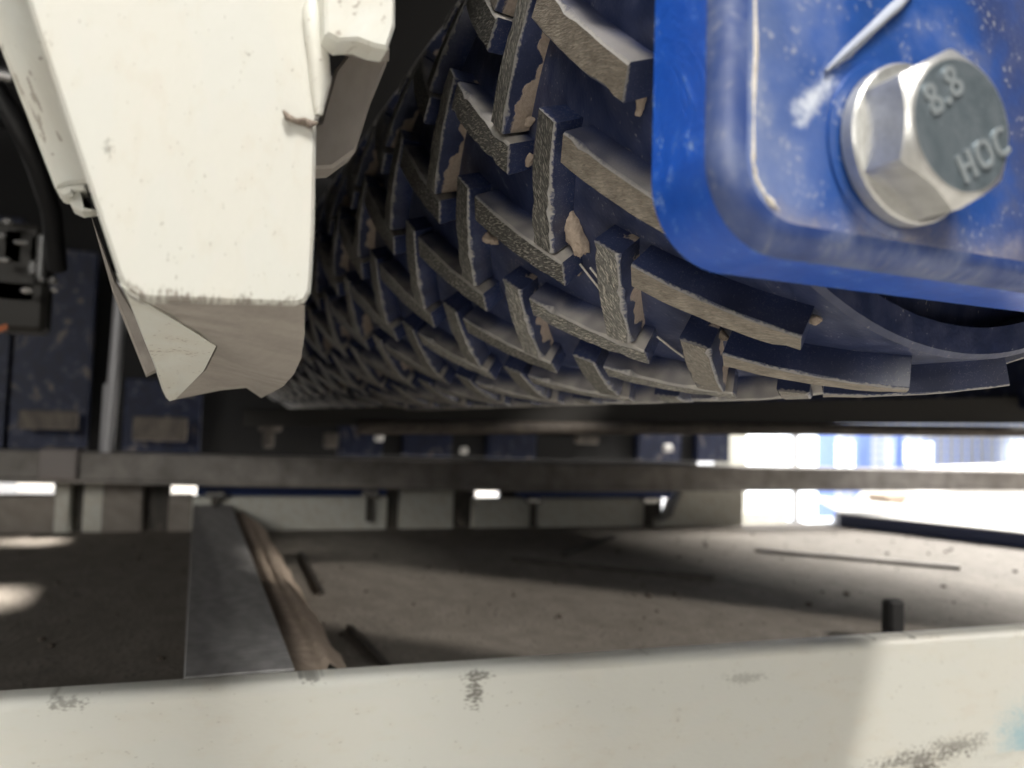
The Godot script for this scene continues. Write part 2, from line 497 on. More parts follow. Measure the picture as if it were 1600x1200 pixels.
# ---------------------------------------------------------------- the roller
# a lug from (deg0, z0) to (deg1, z1) round the axis, its foot on the drum; two surfaces: worn face, painted flanks
func lug_mesh(deg0: float, z0: float, deg1: float, z1: float, width: float, sd: int, wornm: Material, flankm: Material, flankb: Material) -> ArrayMesh:
	var nz := noise(60.0, sd, 3)
	var u0 := deg_to_rad(deg0) * RO
	var u1 := deg_to_rad(deg1) * RO
	var along := Vector2(u1 - u0, z1 - z0)
	var len := along.length()
	along /= len
	var across := Vector2(-along.y, along.x)
	var ns := 14
	var b := 0.0011
	var place := func(s: float, t: float, r: float) -> Vector3:
		var p := Vector2(u0, z0) + along * s + across * t
		return Vector3(cos(p.x / RO) * r, sin(p.x / RO) * r, p.y)
	# cross-section, from one foot over the top to the other
	var prof := [[-0.5, RD - 0.003], [-0.5, RO - b], [-0.5 + b / width, RO], [0.5 - b / width, RO], [0.5, RO - b], [0.5, RD - 0.003]]
	var rows := []
	for i in ns + 1:
		var s := len * i / ns
		var line := []
		for k in prof.size():
			var t: float = prof[k][0] * width
			var r: float = prof[k][1]
			if k in [1, 2, 3, 4]:   # the edges are chipped and rounded by use
				var c := nz.get_noise_2d(s, 3.0 + (0.02 if k > 2 else 0.0))
				var chip := maxf(0.0, c - 0.20) * 0.0050
				if k in [1, 4]: r -= chip + 0.0004 * c
				else: t -= signf(t) * (chip + 0.0004 * c)
				r += nz.get_noise_2d(s + 4.0, t) * 0.0004
			line.append(place.call(s, t, r))
		rows.append(line)
	var mesh := ArrayMesh.new()
	var mid: Vector3 = place.call(len / 2, 0.0, RD)
	for surf in 3:
		var st := begin()
		var bands: Array = [[2, 3]] if surf == 0 else [[3, 4], [4, 5]] if surf == 1 else [[0, 1], [1, 2]]
		for i in ns:
			for bd in bands:
				var k: int = bd[0]
				var q := [rows[i][k], rows[i + 1][k], rows[i + 1][k + 1], rows[i][k + 1]]
				var ua := float(i) / ns
				var ub := float(i + 1) / ns
				var va := 0.0
				var vb := 1.0
				if surf > 0:
					var hv := [1.0, 0.10, 0.0, 0.0, 0.10, 1.0]
					va = hv[k]
					vb = hv[k + 1]
				face(st, q, mid if surf > 0 else Vector3(0, 0, mid.z), [Vector2(ua, va), Vector2(ub, va), Vector2(ub, vb), Vector2(ua, vb)])
		if surf > 0:
			var e := 0 if surf == 1 else ns
			var r: Array = rows[e]
			var out := (Vector3(rows[1][2] - rows[0][2])) * (-1.0 if e == 0 else 1.0)
			face(st, r, r[2] - out * 3.0 - Vector3(r[2].x, r[2].y, 0) * 0.0, [Vector2(0.0, 1), Vector2(0.0, 0.1), Vector2(0.02, 0), Vector2(0.2, 0), Vector2(0.22, 0.1), Vector2(0.22, 1)])
		st.commit(mesh)
	mesh.surface_set_material(0, wornm)
	mesh.surface_set_material(1, flankm)
	mesh.surface_set_material(2, flankb)
	return mesh

# a crumbly lump of dried mud, stretched along y
func lump(size: float, stretch: float, sd: int) -> ArrayMesh:
	var st := begin()
	var nz := noise(260.0, sd, 4)
	var rows := []
	for i in 15:
		var a := PI * i / 14.0
		var line := []
		for k in 21:
			var b := TAU * (k % 20) / 20.0
			var d := Vector3(sin(a) * cos(b), cos(a) * stretch, sin(a) * sin(b))
			var p := d * size
			line.append(p * (1.0 + 0.55 * nz.get_noise_3dv(p)))
		rows.append(line)
	grid(st, rows, [], false, true)
	return st.commit()

func build_roller() -> void:
	rng.seed = 21
	var z_near := -0.206
	var z_far := -1.66
	var r := thing("ribbed_roller", "long dark blue roller covered with herringbone metal lugs, running back behind the blue plate", "roller", Vector3(AXIS.x, AXIS.y, 0))
	# drum shell with rounded near rim
	part("drum", lathe([Vector2(0.02, z_far), Vector2(RD, z_far), Vector2(RD, z_near - 0.002), Vector2(RD - 0.002, z_near), Vector2(RD - 0.012, z_near), Vector2(RD - 0.012, z_near - 0.012), Vector2(0.02, z_near - 0.012)], 128), M.navy, r)
	part("shaft", lathe([Vector2(0.035, z_near - 0.012), Vector2(0.035, -0.172), Vector2(0.0, -0.172)], 40), M.dark_steel, r)
	var pitch := 360.0 / 17.0
	var dz := -0.0955
	# base shapes: "down" lugs lean towards the far end, "cross" lugs towards the near end
	var cross := []
	var down := []
	var edge := []
	var wp := [M.worn_tan, M.worn_grey, M.worn_brown, M.worn_dark]
	var wq := [M.worn_grey, M.worn_dark, M.worn_grey, M.worn_brown]
	var fq := [M.flank_mud, M.flank_plain, M.flank_mud2, M.flank_mud]
	for v in 4:
		cross.append(lug_mesh(0.0, -0.2690, 17.6, -0.2205, 0.0150, 100 + v, wp[v], M.flank_dust_sheen if v % 2 else M.flank_thin_sheen, M.flank_plain))
		down.append(lug_mesh(-5.4, -0.2728, 12.0, -0.3178, 0.0138, 200 + v, wq[v], fq[v], M.flank_plain))
		edge.append(lug_mesh(0.0, -0.2690, 19.2, -0.2205, 0.0142, 300 + v, [M.worn_tan, M.worn_tan, M.worn_brown, M.worn_tan][v], M.flank_thin_sheen if v < 2 else M.flank_blue, M.flank_blue))
	for col in 15:
		for k in range(-5, 4):
			var base := 225.1 + k * pitch + rng.randf_range(-0.25, 0.25)
			for which in 2:
				var set0: Array = (edge if col == 0 else cross) if which == 0 else down
				var pick: int = rng.randi() % 4
				if which == 0 and col == 0: pick = pick % 2 + (2 if k >= 0 else 0)
				if which == 0 and col == 1: pick = [1, 3, 1, 2][pick]
				if which == 0 and col >= 2: pick = [1, 3, 3, 1][pick]  # darker worn faces paint the shade over the deeper columns
				if which == 1 and col >= 1: pick = [0, 1, 2, 1][pick]
				var o := part("lug", set0[pick], null, r)
				o.rotation.z = deg_to_rad(base + rng.randf_range(-0.3, 0.3))
				o.position.z = dz * col + rng.randf_range(-0.0008, 0.0008)
	var lumps := [[Vector3(0.1570, 0.0870, -0.3050), 0.0042, 3.0], [Vector3(0.1612, 0.0795, -0.3085), 0.0026, 1.4], [Vector3(0.1425, 0.1126, -0.2300), 0.0018, 2.6], [Vector3(0.1398, 0.1180, -0.3155), 0.0017, 2.0], [Vector3(0.1350, 0.1305, -0.3070), 0.0019, 1.6],
		[Vector3(0.1322, 0.1560, -0.3060), 0.0022, 1.2], [Vector3(0.2090, 0.0418, -0.2185), 0.0019, 1.6], [Vector3(0.1484, 0.1002, -0.3880), 0.0030, 2.6], [Vector3(0.2110, 0.0415, -0.2720), 0.0018, 1.8], [Vector3(0.1690, 0.0735, -0.3250), 0.0018, 1.8]]
	for k in lumps.size():
		part("mud_lump", lump(lumps[k][1], lumps[k][2], 500 + k), M.mud_fine, r, lumps[k][0] - Vector3(AXIS.x, AXIS.y, 0), Vector3(0.3 * k, 0.2, 0.5 - 0.1 * k))
	for w in [[Vector3(0.1663, 0.0748, -0.3168), Vector3(0.1727, 0.0682, -0.3167), Vector3(0.1857, 0.0570, -0.3185)], [Vector3(0.1686, 0.0724, -0.3112), Vector3(0.1766, 0.0646, -0.3117), Vector3(0.1857, 0.0570, -0.3140)], [Vector3(0.2058, 0.0444, -0.3133), Vector3(0.2149, 0.0401, -0.3155), Vector3(0.2245, 0.0364, -0.3188)]]:
		wpart("pale_thread", tube(w, 0.0005, 6), M.bead, r)
	# the lugs on the far side of the drum, joined
	var st := begin()
	for col in 15:
		for k in range(4, 12):
			for which in 2:
				var src: Array = cross if which == 0 else down
				var t := Transform3D(Basis(Vector3(0, 0, 1), deg_to_rad(225.1 + k * pitch)), Vector3(0, 0, dz * col))
				for s in 3: st.append_from(src[0], s, t)
	var rest := part("lug_field", st.commit(), M.worn_dark, r)
	rest.set_meta("kind", "stuff")

# ---------------------------------------------------------------- bearing plate and bolt
func build_plate() -> void:
	var zf := -0.150
	var zb := -0.1800
	var o := thing("bearing_plate", "thick blue painted steel plate with rounded corner behind the hexagon bolt", "steel plate", Vector3(0.2, 0.1, zf))
	var x0 := 0.1155
	var y0 := 0.0445
	var x1 := 0.90  # unseen right end lengthened and slanted to cast a shade edge on the beam
	var y1 := 0.42
	var rad := 0.0225
	# outline, counter-clockwise seen from the camera
	var ring := []
	for i in 13:
		var a := PI + PI / 2 * i / 12.0
		ring.append(Vector2(x0 + rad + cos(a) * rad, y0 + rad + sin(a) * rad))
	ring.append(Vector2(x0 + rad + 0.003, y0))
	ring.append(Vector2(x1 - 0.101, y0))
	ring.append(Vector2(x1 - 0.1, y0 + 0.001))
	ring.append(Vector2(x1, y1 - 0.001))
	ring.append(Vector2(x1 - 0.001, y1))
	ring.append(Vector2(x0 + 0.001, y1))
	ring.append(Vector2(x0, y1 - 0.001))
	ring.append(Vector2(x0, y0 + rad + 0.003))
	ring.append(ring[0])
	var fillet := 0.007
	var inset := func(p: Vector2, d: float) -> Vector2:
		var q := p
		var cx := x0 + rad
		var cy := y0 + rad
		if p.x <= cx and p.y <= cy:
			var v := p - Vector2(cx, cy)
			return Vector2(cx, cy) + v.normalized() * (rad - d)
		q.x = clampf(p.x, x0 + d, x1)
		q.y = clampf(p.y, y0 + d, y1)
		return q
	var rows := []
	for k in 6:
		var a := PI / 2 * k / 5.0
		var line := []
		for p in ring:
			var q: Vector2 = inset.call(p, fillet * (1.0 - cos(a)))
			line.append(Vector3(q.x, q.y, zf - fillet + fillet * sin(a)))
		rows.append(line)
	# front face
	var st := begin()
	var last: Array = rows[5].slice(0, rows[5].size() - 1)
	face(st, last, Vector3(0.2, 0.1, -1.0))
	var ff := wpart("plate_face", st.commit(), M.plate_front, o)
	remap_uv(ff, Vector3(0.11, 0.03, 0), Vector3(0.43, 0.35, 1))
	st = begin()
	grid(st, rows, [], true)
	wpart("rounded_edge", st.commit(), M.blue, o)
	# rim: left side, corner and underside
	st = begin()
	var rim := []
	for z in [zb, zf - fillet]:
		var line := []
		for p in ring: line.append(Vector3(p.x, p.y, z))
		rim.append(line)
	grid(st, rim, [], true)
	wpart("rim", st.commit(), M.blue_lit_side, o)
	st = begin()
	face(st, rim[0].slice(0, rim[0].size() - 1), Vector3(0.2, 0.1, 0.0))
	wpart("plate_back", st.commit(), M.navy, o)
	# dried dust lying in a line along the rounded edge
	var path := []
	var nz := noise(40.0, 5)
	for i in 40:
		var t := i / 39.0
		var p: Vector2
		if t < 0.72: p = Vector2(x0 + 0.0088, lerpf(0.30, y0 + rad, t / 0.72))
		else:
			var a := PI + PI / 2 * 0.75 * (t - 0.72) / 0.28
			p = Vector2(x0 + rad, y0 + rad) + Vector2(cos(a), sin(a)) * (rad - 0.0088)
		path.append(Vector3(p.x + 0.0006 * nz.get_noise_1d(t), p.y, zf - 0.0002))
	wpart("dust_line", tube(path, 0.00065, 7, 1.4), M.bead, o)
	# round boss under the bolt, and a pale raised paint line standing for a reflection
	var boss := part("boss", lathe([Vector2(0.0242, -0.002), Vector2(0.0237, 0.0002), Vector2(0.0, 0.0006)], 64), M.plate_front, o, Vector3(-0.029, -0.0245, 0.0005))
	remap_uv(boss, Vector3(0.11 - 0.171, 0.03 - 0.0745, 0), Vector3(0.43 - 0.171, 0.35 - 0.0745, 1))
	wpart("sheen_run", tube([Vector3(0.1793, 0.1229, -0.1495), Vector3(0.1700, 0.1136, -0.1495), Vector3(0.1610, 0.1050, -0.1495), Vector3(0.1534, 0.0979, -0.1495), Vector3(0.1461, 0.0911, -0.1495)], 0.0014, 7, 0.9), M.sheen_grey, o)

func build_bolt() -> void:
	var o := thing("hexagon_bolt", "zinc plated hexagon bolt with stamped figures on its head in the blue plate", "bolt", Vector3(0.171, 0.0755, -0.1485))
	part("washer", lathe([Vector2(0.0208, 0.0), Vector2(0.0208, 0.0035), Vector2(0.0202, 0.0042), Vector2(0.0, 0.0042)], 56), M.zinc, o)
	# head: hexagon whose corners are cut by a cone
	var st := begin()
	var rc := 0.0203
	var h := 0.0175
	var z0 := 0.0042
	var rf := 0.0168
	var seg := 72
	var turn := deg_to_rad(31.0)
	var hexr := func(a: float) -> float:
		var k := fposmod(a - turn, PI / 3) - PI / 6
		return rc * cos(PI / 6) / cos(k)
	var rows := [[], [], [], []]
	for i in seg + 1:
		var a := TAU * i / seg
		var r: float = hexr.call(a)
		var d := Vector3(cos(a), sin(a), 0)
		rows[0].append(d * r + Vector3(0, 0, z0))
		rows[1].append(d * r + Vector3(0, 0, h - 0.0008 - (r - rf) * 0.62))
		rows[2].append(d * rf + Vector3(0, 0, h - 0.0004))
		rows[3].append(d * (rf - 0.0008) + Vector3(0, 0, h))
	for k in 3:
		for i in seg:
			face(st, [rows[k][i], rows[k][i + 1], rows[k + 1][i + 1], rows[k + 1][i]], Vector3(0, 0, h / 2))
	part("head", st.commit(), M.zinc, o)
	st = begin()
	face(st, rows[3].slice(0, seg), Vector3.ZERO)
	part("head_face", st.commit(), M.zinc_dim_face, o)
	for w in [["8.8", Vector3(-0.0068, 0.0072, h), 40.0, 0.0074], ["HOC", Vector3(0.0068, -0.0062, h), 33.0, 0.0070]]:
		var tm := TextMesh.new()
		tm.text = w[0]
		var f := SystemFont.new()
		f.font_names = PackedStringArray(["Droid Sans"])
		f.font_weight = 700
		tm.font = f
		tm.font_size = 64
		tm.pixel_size = w[3] / 46.0
		tm.depth = 0.0010
		var p := part("stamped_figures", tm, M.stamp, o, w[1])
		p.rotation.z = deg_to_rad(w[2])

# ---------------------------------------------------------------- cream scraper bracket
func build_bracket() -> void:
	var o := thing("scraper_bracket", "cream painted steel bracket hanging beside the roller, its lower lip brown", "machine bracket", Vector3(0.0109, 0.0335, -0.2400))
	var z := -0.24
	# big front plate
	var outline := [Vector3(-0.0782, 0.2158, -0.2400), Vector3(-0.0146, 0.0378, -0.2400), Vector3(-0.0127, 0.0345, -0.2400), Vector3(-0.0096, 0.0325, -0.2400), Vector3(-0.0056, 0.0324, -0.2400), Vector3(0.0324, 0.0343, -0.2400), Vector3(0.0353, 0.0355, -0.2400), Vector3(0.0367, 0.0385, -0.2400), Vector3(0.0369, 0.0454, -0.2400), Vector3(0.0370, 0.0570, -0.2400), Vector3(0.0362, 0.0887, -0.2400), Vector3(0.0403, 0.1041, -0.2400), Vector3(0.0375, 0.1154, -0.2400), Vector3(0.0295, 0.2680, -0.2400)]
	var front := wpart("main_plate", slab(outline, Vector3(0, 0, -0.012), 0.0012), M.cream, o)
	front.material_override = M.plate_marks
	var lo := Vector3(9, 9, 9)
	var hi := -lo
	for p in outline:
		lo = lo.min(p)
		hi = hi.max(p)
	remap_uv(front, lo, hi)
	# lower lip: a bent sheet that runs back and down
	var rows := [[Vector3(-0.0092, 0.0326, -0.2418), Vector3(0.0008, 0.0332, -0.2418), Vector3(0.0118, 0.0337, -0.2418), Vector3(0.0232, 0.0341, -0.2418), Vector3(0.0352, 0.0348, -0.2418)], [Vector3(-0.0040, 0.0324, -0.2700), Vector3(0.0068, 0.0317, -0.2700), Vector3(0.0174, 0.0311, -0.2700), Vector3(0.0283, 0.0305, -0.2700), Vector3(0.0398, 0.0295, -0.2700)], [Vector3(0.0036, 0.0313, -0.3000), Vector3(0.0131, 0.0291, -0.3000), Vector3(0.0229, 0.0271, -0.3000), Vector3(0.0329, 0.0252, -0.3000), Vector3(0.0434, 0.0233, -0.3000)], [Vector3(0.0155, 0.0279, -0.3250), Vector3(0.0222, 0.0249, -0.3250), Vector3(0.0287, 0.0223, -0.3250), Vector3(0.0360, 0.0200, -0.3250), Vector3(0.0444, 0.0187, -0.3250)], [Vector3(0.0140, 0.0221, -0.3850), Vector3(0.0217, 0.0210, -0.3850), Vector3(0.0301, 0.0194, -0.3850), Vector3(0.0386, 0.0178, -0.3850), Vector3(0.0479, 0.0162, -0.3850)], [Vector3(0.0005, 0.0088, -0.4400), Vector3(0.0115, 0.0118, -0.4400), Vector3(0.0237, 0.0150, -0.4400), Vector3(0.0362, 0.0169, -0.4400), Vector3(0.0439, 0.0119, -0.4400)]]
	wpart("lip", sheet(rows, Vector3(0, 0.004, -0.004)), M.brown_cream, o)
	var cheek := [[Vector3(-0.0138, 0.0356, -0.2405), Vector3(-0.0115, 0.0335, -0.2405), Vector3(-0.0090, 0.0321, -0.2405)], [Vector3(-0.0111, 0.0312, -0.2800), Vector3(-0.0053, 0.0313, -0.2800), Vector3(0.0015, 0.0308, -0.2800)], [Vector3(-0.0093, 0.0272, -0.3200), Vector3(0.0019, 0.0280, -0.3200), Vector3(0.0148, 0.0275, -0.3200)], [Vector3(-0.0057, 0.0196, -0.3700), Vector3(0.0039, 0.0223, -0.3700), Vector3(0.0125, 0.0206, -0.3700)], [Vector3(-0.0022, 0.0100, -0.4300), Vector3(-0.0004, 0.0082, -0.4300), Vector3(0.0022, 0.0093, -0.4300)]]
	wpart("side_cheek", sheet(cheek, Vector3(-0.002, 0.004, -0.003)), M.cream, o)
	wpart("rib", slab([Vector3(-0.0393, 0.0958, -0.4200), Vector3(-0.0263, 0.0637, -0.4200), Vector3(-0.0155, 0.0463, -0.4200), Vector3(-0.0057, 0.0229, -0.4200), Vector3(-0.0114, 0.0195, -0.4200), Vector3(-0.0276, 0.0581, -0.4200)], Vector3(0.0, 0.0, -0.01), 0.001), M.brown_cream, o)
	# the arm that reaches across to the roller
	wpart("arm_plate", slab([Vector3(0.0259, 0.2535, -0.2280), Vector3(0.0507, 0.2656, -0.2280), Vector3(0.0560, 0.1184, -0.2280), Vector3(0.0540, 0.1110, -0.2280), Vector3(0.0499, 0.1109, -0.2280), Vector3(0.0452, 0.1117, -0.2280), Vector3(0.0397, 0.1101, -0.2280), Vector3(0.0356, 0.1115, -0.2280)], Vector3(0, 0, -0.010), 0.0010), M.cream, o)
	wpart("arm_underside", sheet([[Vector3(0.0369, 0.1157, -0.2385), Vector3(0.0415, 0.1152, -0.2385), Vector3(0.0473, 0.1165, -0.2385), Vector3(0.0522, 0.1156, -0.2385), Vector3(0.0569, 0.1158, -0.2385)], [Vector3(0.0428, 0.1216, -0.2620), Vector3(0.0468, 0.1220, -0.2620), Vector3(0.0522, 0.1218, -0.2620), Vector3(0.0576, 0.1219, -0.2620), Vector3(0.0626, 0.1232, -0.2620)]], Vector3(0, 0.004, -0.003)), M.arm_cream, o)
	wpart("arm_web", slab([Vector3(0.0447, 0.1168, -0.2620), Vector3(0.0489, 0.1233, -0.2620), Vector3(0.0629, 0.1268, -0.2620), Vector3(0.0618, 0.1217, -0.2620), Vector3(0.0571, 0.1079, -0.2620), Vector3(0.0526, 0.0905, -0.2620), Vector3(0.0453, 0.0837, -0.2620), Vector3(0.0387, 0.0823, -0.2620), Vector3(0.0381, 0.0966, -0.2620), Vector3(0.0405, 0.0983, -0.2620)], Vector3(0, 0, -0.012), 0.001), M.arm_cream, o)
	# torn weld
	wpart("torn_weld", tube([Vector3(0.0263, 0.0911, -0.2388), Vector3(0.0276, 0.0891, -0.2388), Vector3(0.0299, 0.0883, -0.2388), Vector3(0.0321, 0.0891, -0.2388), Vector3(0.0340, 0.0881, -0.2388), Vector3(0.0364, 0.0891, -0.2388)], 0.0011, 7, 1.1), M.rust, o)
	wpart("weld_seam", tube([Vector3(0.0327, 0.1281, -0.2392), Vector3(0.0335, 0.1224, -0.2392), Vector3(0.0343, 0.1157, -0.2392), Vector3(0.0356, 0.1091, -0.2392), Vector3(0.0365, 0.1014, -0.2392), Vector3(0.0365, 0.0916, -0.2392)], 0.0032, 9, 0.12), M.cream, o)
	# long box behind the plate, running back beside the roller
	wpart("long_beam", slab([Vector3(-0.0718, 0.2337, -0.2540), Vector3(-0.0133, 0.0462, -0.2540), Vector3(-0.0052, 0.0368, -0.2540), Vector3(0.0358, 0.0385, -0.2540), Vector3(0.0383, 0.0440, -0.2540), Vector3(0.0366, 0.0928, -0.2540), Vector3(0.0312, 0.2836, -0.2540)], Vector3(0, 0, -1.3), 0.0), M.black, o)  # coloured black so the gap beside the roller looks deeply shaded
	# second strip at the left, with its hooked end
	var s := thing("guard_strip", "narrow cream strip with a hooked lower end, left of the big cream bracket", "machine strip", Vector3(-0.0388, 0.0945, -0.2700))
	wpart("strip", slab([Vector3(-0.1034, 0.2353, -0.2700), Vector3(-0.0866, 0.2434, -0.2700), Vector3(-0.0417, 0.1232, -0.2700), Vector3(-0.0230, 0.0711, -0.2700), Vector3(-0.0308, 0.0692, -0.2700), Vector3(-0.0347, 0.0672, -0.2700)], Vector3(0, 0, -0.012), 0.001), M.cream, s)
	wpart("hook", slab([Vector3(-0.0348, 0.0677, -0.2710), Vector3(-0.0312, 0.0692, -0.2710), Vector3(-0.0268, 0.0701, -0.2710), Vector3(-0.0267, 0.0683, -0.2710), Vector3(-0.0301, 0.0676, -0.2710), Vector3(-0.0302, 0.0664, -0.2710), Vector3(-0.0324, 0.0655, -0.2710), Vector3(-0.0337, 0.0659, -0.2710)], Vector3(0, 0, -0.010), 0.0006), M.cream, s)
	wpart("tab", slab([Vector3(-0.0306, 0.0685, -0.2740), Vector3(-0.0281, 0.0689, -0.2740), Vector3(-0.0268, 0.0639, -0.2740), Vector3(-0.0239, 0.0631, -0.2740), Vector3(-0.0277, 0.0620, -0.2740), Vector3(-0.0305, 0.0630, -0.2740), Vector3(-0.0315, 0.0654, -0.2740)], Vector3(0, 0, -0.008), 0.0006), M.cream, s)

func remap_uv(o: MeshInstance3D, lo: Vector3, hi: Vector3) -> void:
	var a := o.mesh.surface_get_arrays(0)
	var v: PackedVector3Array = a[Mesh.ARRAY_VERTEX]
	var uv := PackedVector2Array()
	for p in v:
		uv.append(Vector2((p.x - lo.x) / (hi.x - lo.x), 1.0 - (p.y - lo.y) / (hi.y - lo.y)))
	a[Mesh.ARRAY_TEX_UV] = uv
	var m := ArrayMesh.new()
	m.add_surface_from_arrays(Mesh.PRIMITIVE_TRIANGLES, a)
	o.mesh = m

# a bent sheet with a thickness: rows of points, moved by off for its back
func sheet(rows: Array, off: Vector3) -> ArrayMesh:
	var st := begin()
	var back := []
	for r in rows:
		var l := []
		for p in r: l.append(p + off)
		back.append(l)
	var a: Vector3 = rows[1][0] - rows[0][0]
	var b: Vector3 = rows[0][1] - rows[0][0]
	var flip := a.cross(b).dot(off) > 0.0
	grid(st, rows, [], flip)
	grid(st, back, [], not flip)
	var rim := []
	var rim2 := []
	var nr := rows.size()
	var nc: int = rows[0].size()
	for c in nc: rim.append([0, c])
	for r in range(1, nr): rim.append([r, nc - 1])
	for c in range(nc - 2, -1, -1): rim.append([nr - 1, c])
	for r in range(nr - 2, 0, -1): rim.append([r, 0])
	var mid := Vector3.ZERO
	for k in rim: mid += rows[k[0]][k[1]] / rim.size()
	for i in rim.size():
		var k: Array = rim[i]
		var l: Array = rim[(i + 1) % rim.size()]
		face(st, [rows[k[0]][k[1]], rows[l[0]][l[1]], back[l[0]][l[1]], back[k[0]][k[1]]], mid)
	return st.commit()

# ---------------------------------------------------------------- table and what lies on it
func tw(u: float, y: float, v: float) -> Vector3:   # table axes to world
	return Vector3(u * 0.9968 - v * 0.0802, y, u * 0.0802 + v * 0.9968)

func build_table() -> void:
	var st := begin()
	add_block(st, Vector3(4.6, 0.02, 1.03), 0.001, Transform3D())
	var t := MeshInstance3D.new()
	t.mesh = st.commit()
	t.material_override = M.table
	t.position = tw(1.1, -0.21, -1.036)
	t.rotation.y = YAW
	top(t, "machine_table", "flat dusty brown steel table under the roller", "machine table")
	# front beam
	var beam := thing("cream_beam", "cream painted steel beam along the front edge of the dusty table", "steel beam", tw(0.3, -0.15, -0.487), YAW)
	var rows := []
	var prof := [Vector2(-0.006, -0.22), Vector2(-0.006, -0.006)]
	for i in 6:
		var a := PI / 2 * i / 5.0
		prof.append(Vector2(-0.012 + 0.006 * cos(a), -0.006 + 0.006 * sin(a)) + Vector2(0.0, 0.0))
	prof.append_array([Vector2(-0.024, 0.0), Vector2(-0.030, -0.004), Vector2(-0.030, -0.22)])
	var uvs := []
	for k in prof.size():
		var line := []
		var ul := []
		for i in 41:
			var x := lerpf(-0.9, 1.5, i / 40.0)
			line.append(Vector3(x, prof[k].y, prof[k].x + 0.006))
			ul.append(Vector2((x + 0.40) / 0.85, (0.006 - prof[k].y) / 0.10))
		rows.append(line)
		uvs.append(ul)
	st = begin()
	grid(st, rows, uvs, false)
	part("beam_body", st.commit(), M.beam_marks, beam)
	# raised flat bar
	var bar := thing("flat_bar", "raised bare grey steel flat bar running back along the table", "steel bar", Vector3(0.0624, -0.1525, -1.024), -0.03)
	part("bar_top", block(Vector3(0.064, 0.010, 1.016), 0.0008), M.steel, bar, Vector3(0, -0.005, 0))
	part("bar_foot", block(Vector3(0.050, 0.036, 1.01), 0.001), M.dark_steel, bar, Vector3(0, -0.030, 0))
	# dusty angle beside it, with caked mud
	var ang := thing("dusty_angle", "brown dust caked angle iron with a ridge, beside the grey flat bar", "angle iron", Vector3(0.107, -0.17, -0.975), -0.032)
	st = begin()
	var g := []
	var nz := noise(9.0, 77)
	var cross := [Vector2(-0.0095, -0.028), Vector2(-0.0085, 0.008), Vector2(0.004, 0.006), Vector2(0.010, 0.0035), Vector2(0.0125, 0.0095), Vector2(0.020, 0.004), Vector2(0.030, -0.004), Vector2(0.038, -0.028)]
	for i in 61:
		var z := lerpf(0.43, -0.53, i / 60.0)
		var line := []
		for k in cross.size():
			var w := nz.get_noise_2d(z * 1.2, k * 0.7)
			var fade := step01(-0.53, -0.40, z) if k > 3 else 1.0
			line.append(Vector3(cross[k].x + (0.0022 * w if k > 3 else 0.0) - 0.012 * (1.0 - fade), cross[k].y + 0.0022 * w, z))
		g.append(line)
	grid(st, g, [], false)
	part("caked_dust", st.commit(), M.mud, ang)
	part("angle_web", block(Vector3(0.030, 0.012, 0.95), 0.001), M.dark_steel, ang, Vector3(0.008, -0.022, -0.05))
	# dark strips, slots and stubs lying on the table
	var bits := [
		[Vector3(0.5841, -0.2000, -1.1436), Vector3(0.7743, -0.2000, -1.3130), 0.012, "short black strip lying aslant near the middle of the table"],
		[Vector3(0.4867, -0.2000, -1.1223), Vector3(0.6999, -0.2000, -0.9127), 0.009, "long thin dark strip lying across the table behind the short one"],
		[Vector3(0.9395, -0.2000, -1.1138), Vector3(1.1491, -0.2000, -0.8863), 0.014, "long grey brown strip lying in the bright right part of the table"],
		[Vector3(0.1909, -0.2000, -1.2363), Vector3(0.1725, -0.2000, -0.9490), 0.006, "dark strip beside the caked angle iron, farther one"],
		[Vector3(0.1695, -0.2000, -0.7825), Vector3(0.1725, -0.2000, -0.6436), 0.006, "dark strip beside the caked angle iron, nearer one"]]
	for b in bits:
		var a: Vector3 = b[0]
		var c: Vector3 = b[1]
		var d := c - a
		var s := MeshInstance3D.new()
		s.mesh = block(Vector3(d.length(), 0.006, b[2]), 0.0008)
		s.material_override = M.pale_bar if b[2] == 0.014 else M.dark_steel
		s.position = (a + c) / 2 + Vector3(0, 0.003, 0)
		s.rotation.y = -atan2(d.z, d.x)
		top(s, "metal_strip", b[3], "metal strip", "loose strips on the table")
	var stub := thing("black_stub", "black upright stub standing on the table just behind the front beam", "metal stub", Vector3(0.6756, -0.2000, -0.5952))
	part("post", block(Vector3(0.021, 0.040, 0.014), 0.003), M.black, stub, Vector3(0, 0.020, 0))
	part("foot", block(Vector3(0.026, 0.006, 0.022), 0.001), M.black, stub, Vector3(0, 0.003, 0))
	# crumbs of dirt
	var mm := MultiMesh.new()
	mm.transform_format = MultiMesh.TRANSFORM_3D
	var sp := SphereMesh.new()
	sp.radius = 0.5
	sp.height = 1.0
	sp.radial_segments = 7
	sp.rings = 4
	mm.mesh = sp
	mm.instance_count = 1000
	for i in 1000:
		var u := rng.randf_range(-0.5, 1.7)
		var v := rng.randf_range(-1.5, -0.52)
		var k := 0.0007 + 0.0032 * pow(rng.randf(), 7.0)
		var bs := Basis.from_euler(Vector3(rng.randf() * 6, rng.randf() * 6, rng.randf() * 6)).scaled(Vector3(1.0, 0.7, 1.2) * k * 2.0)
		mm.set_instance_transform(i, Transform3D(bs, tw(u, -0.2 + k * 0.5, v)))
	var mi := MultiMeshInstance3D.new()
	mi.multimesh = mm
	mi.material_override = M.crumb
	top(mi, "dirt", "small dark crumbs of dirt scattered over the table", "dirt", "", "stuff")

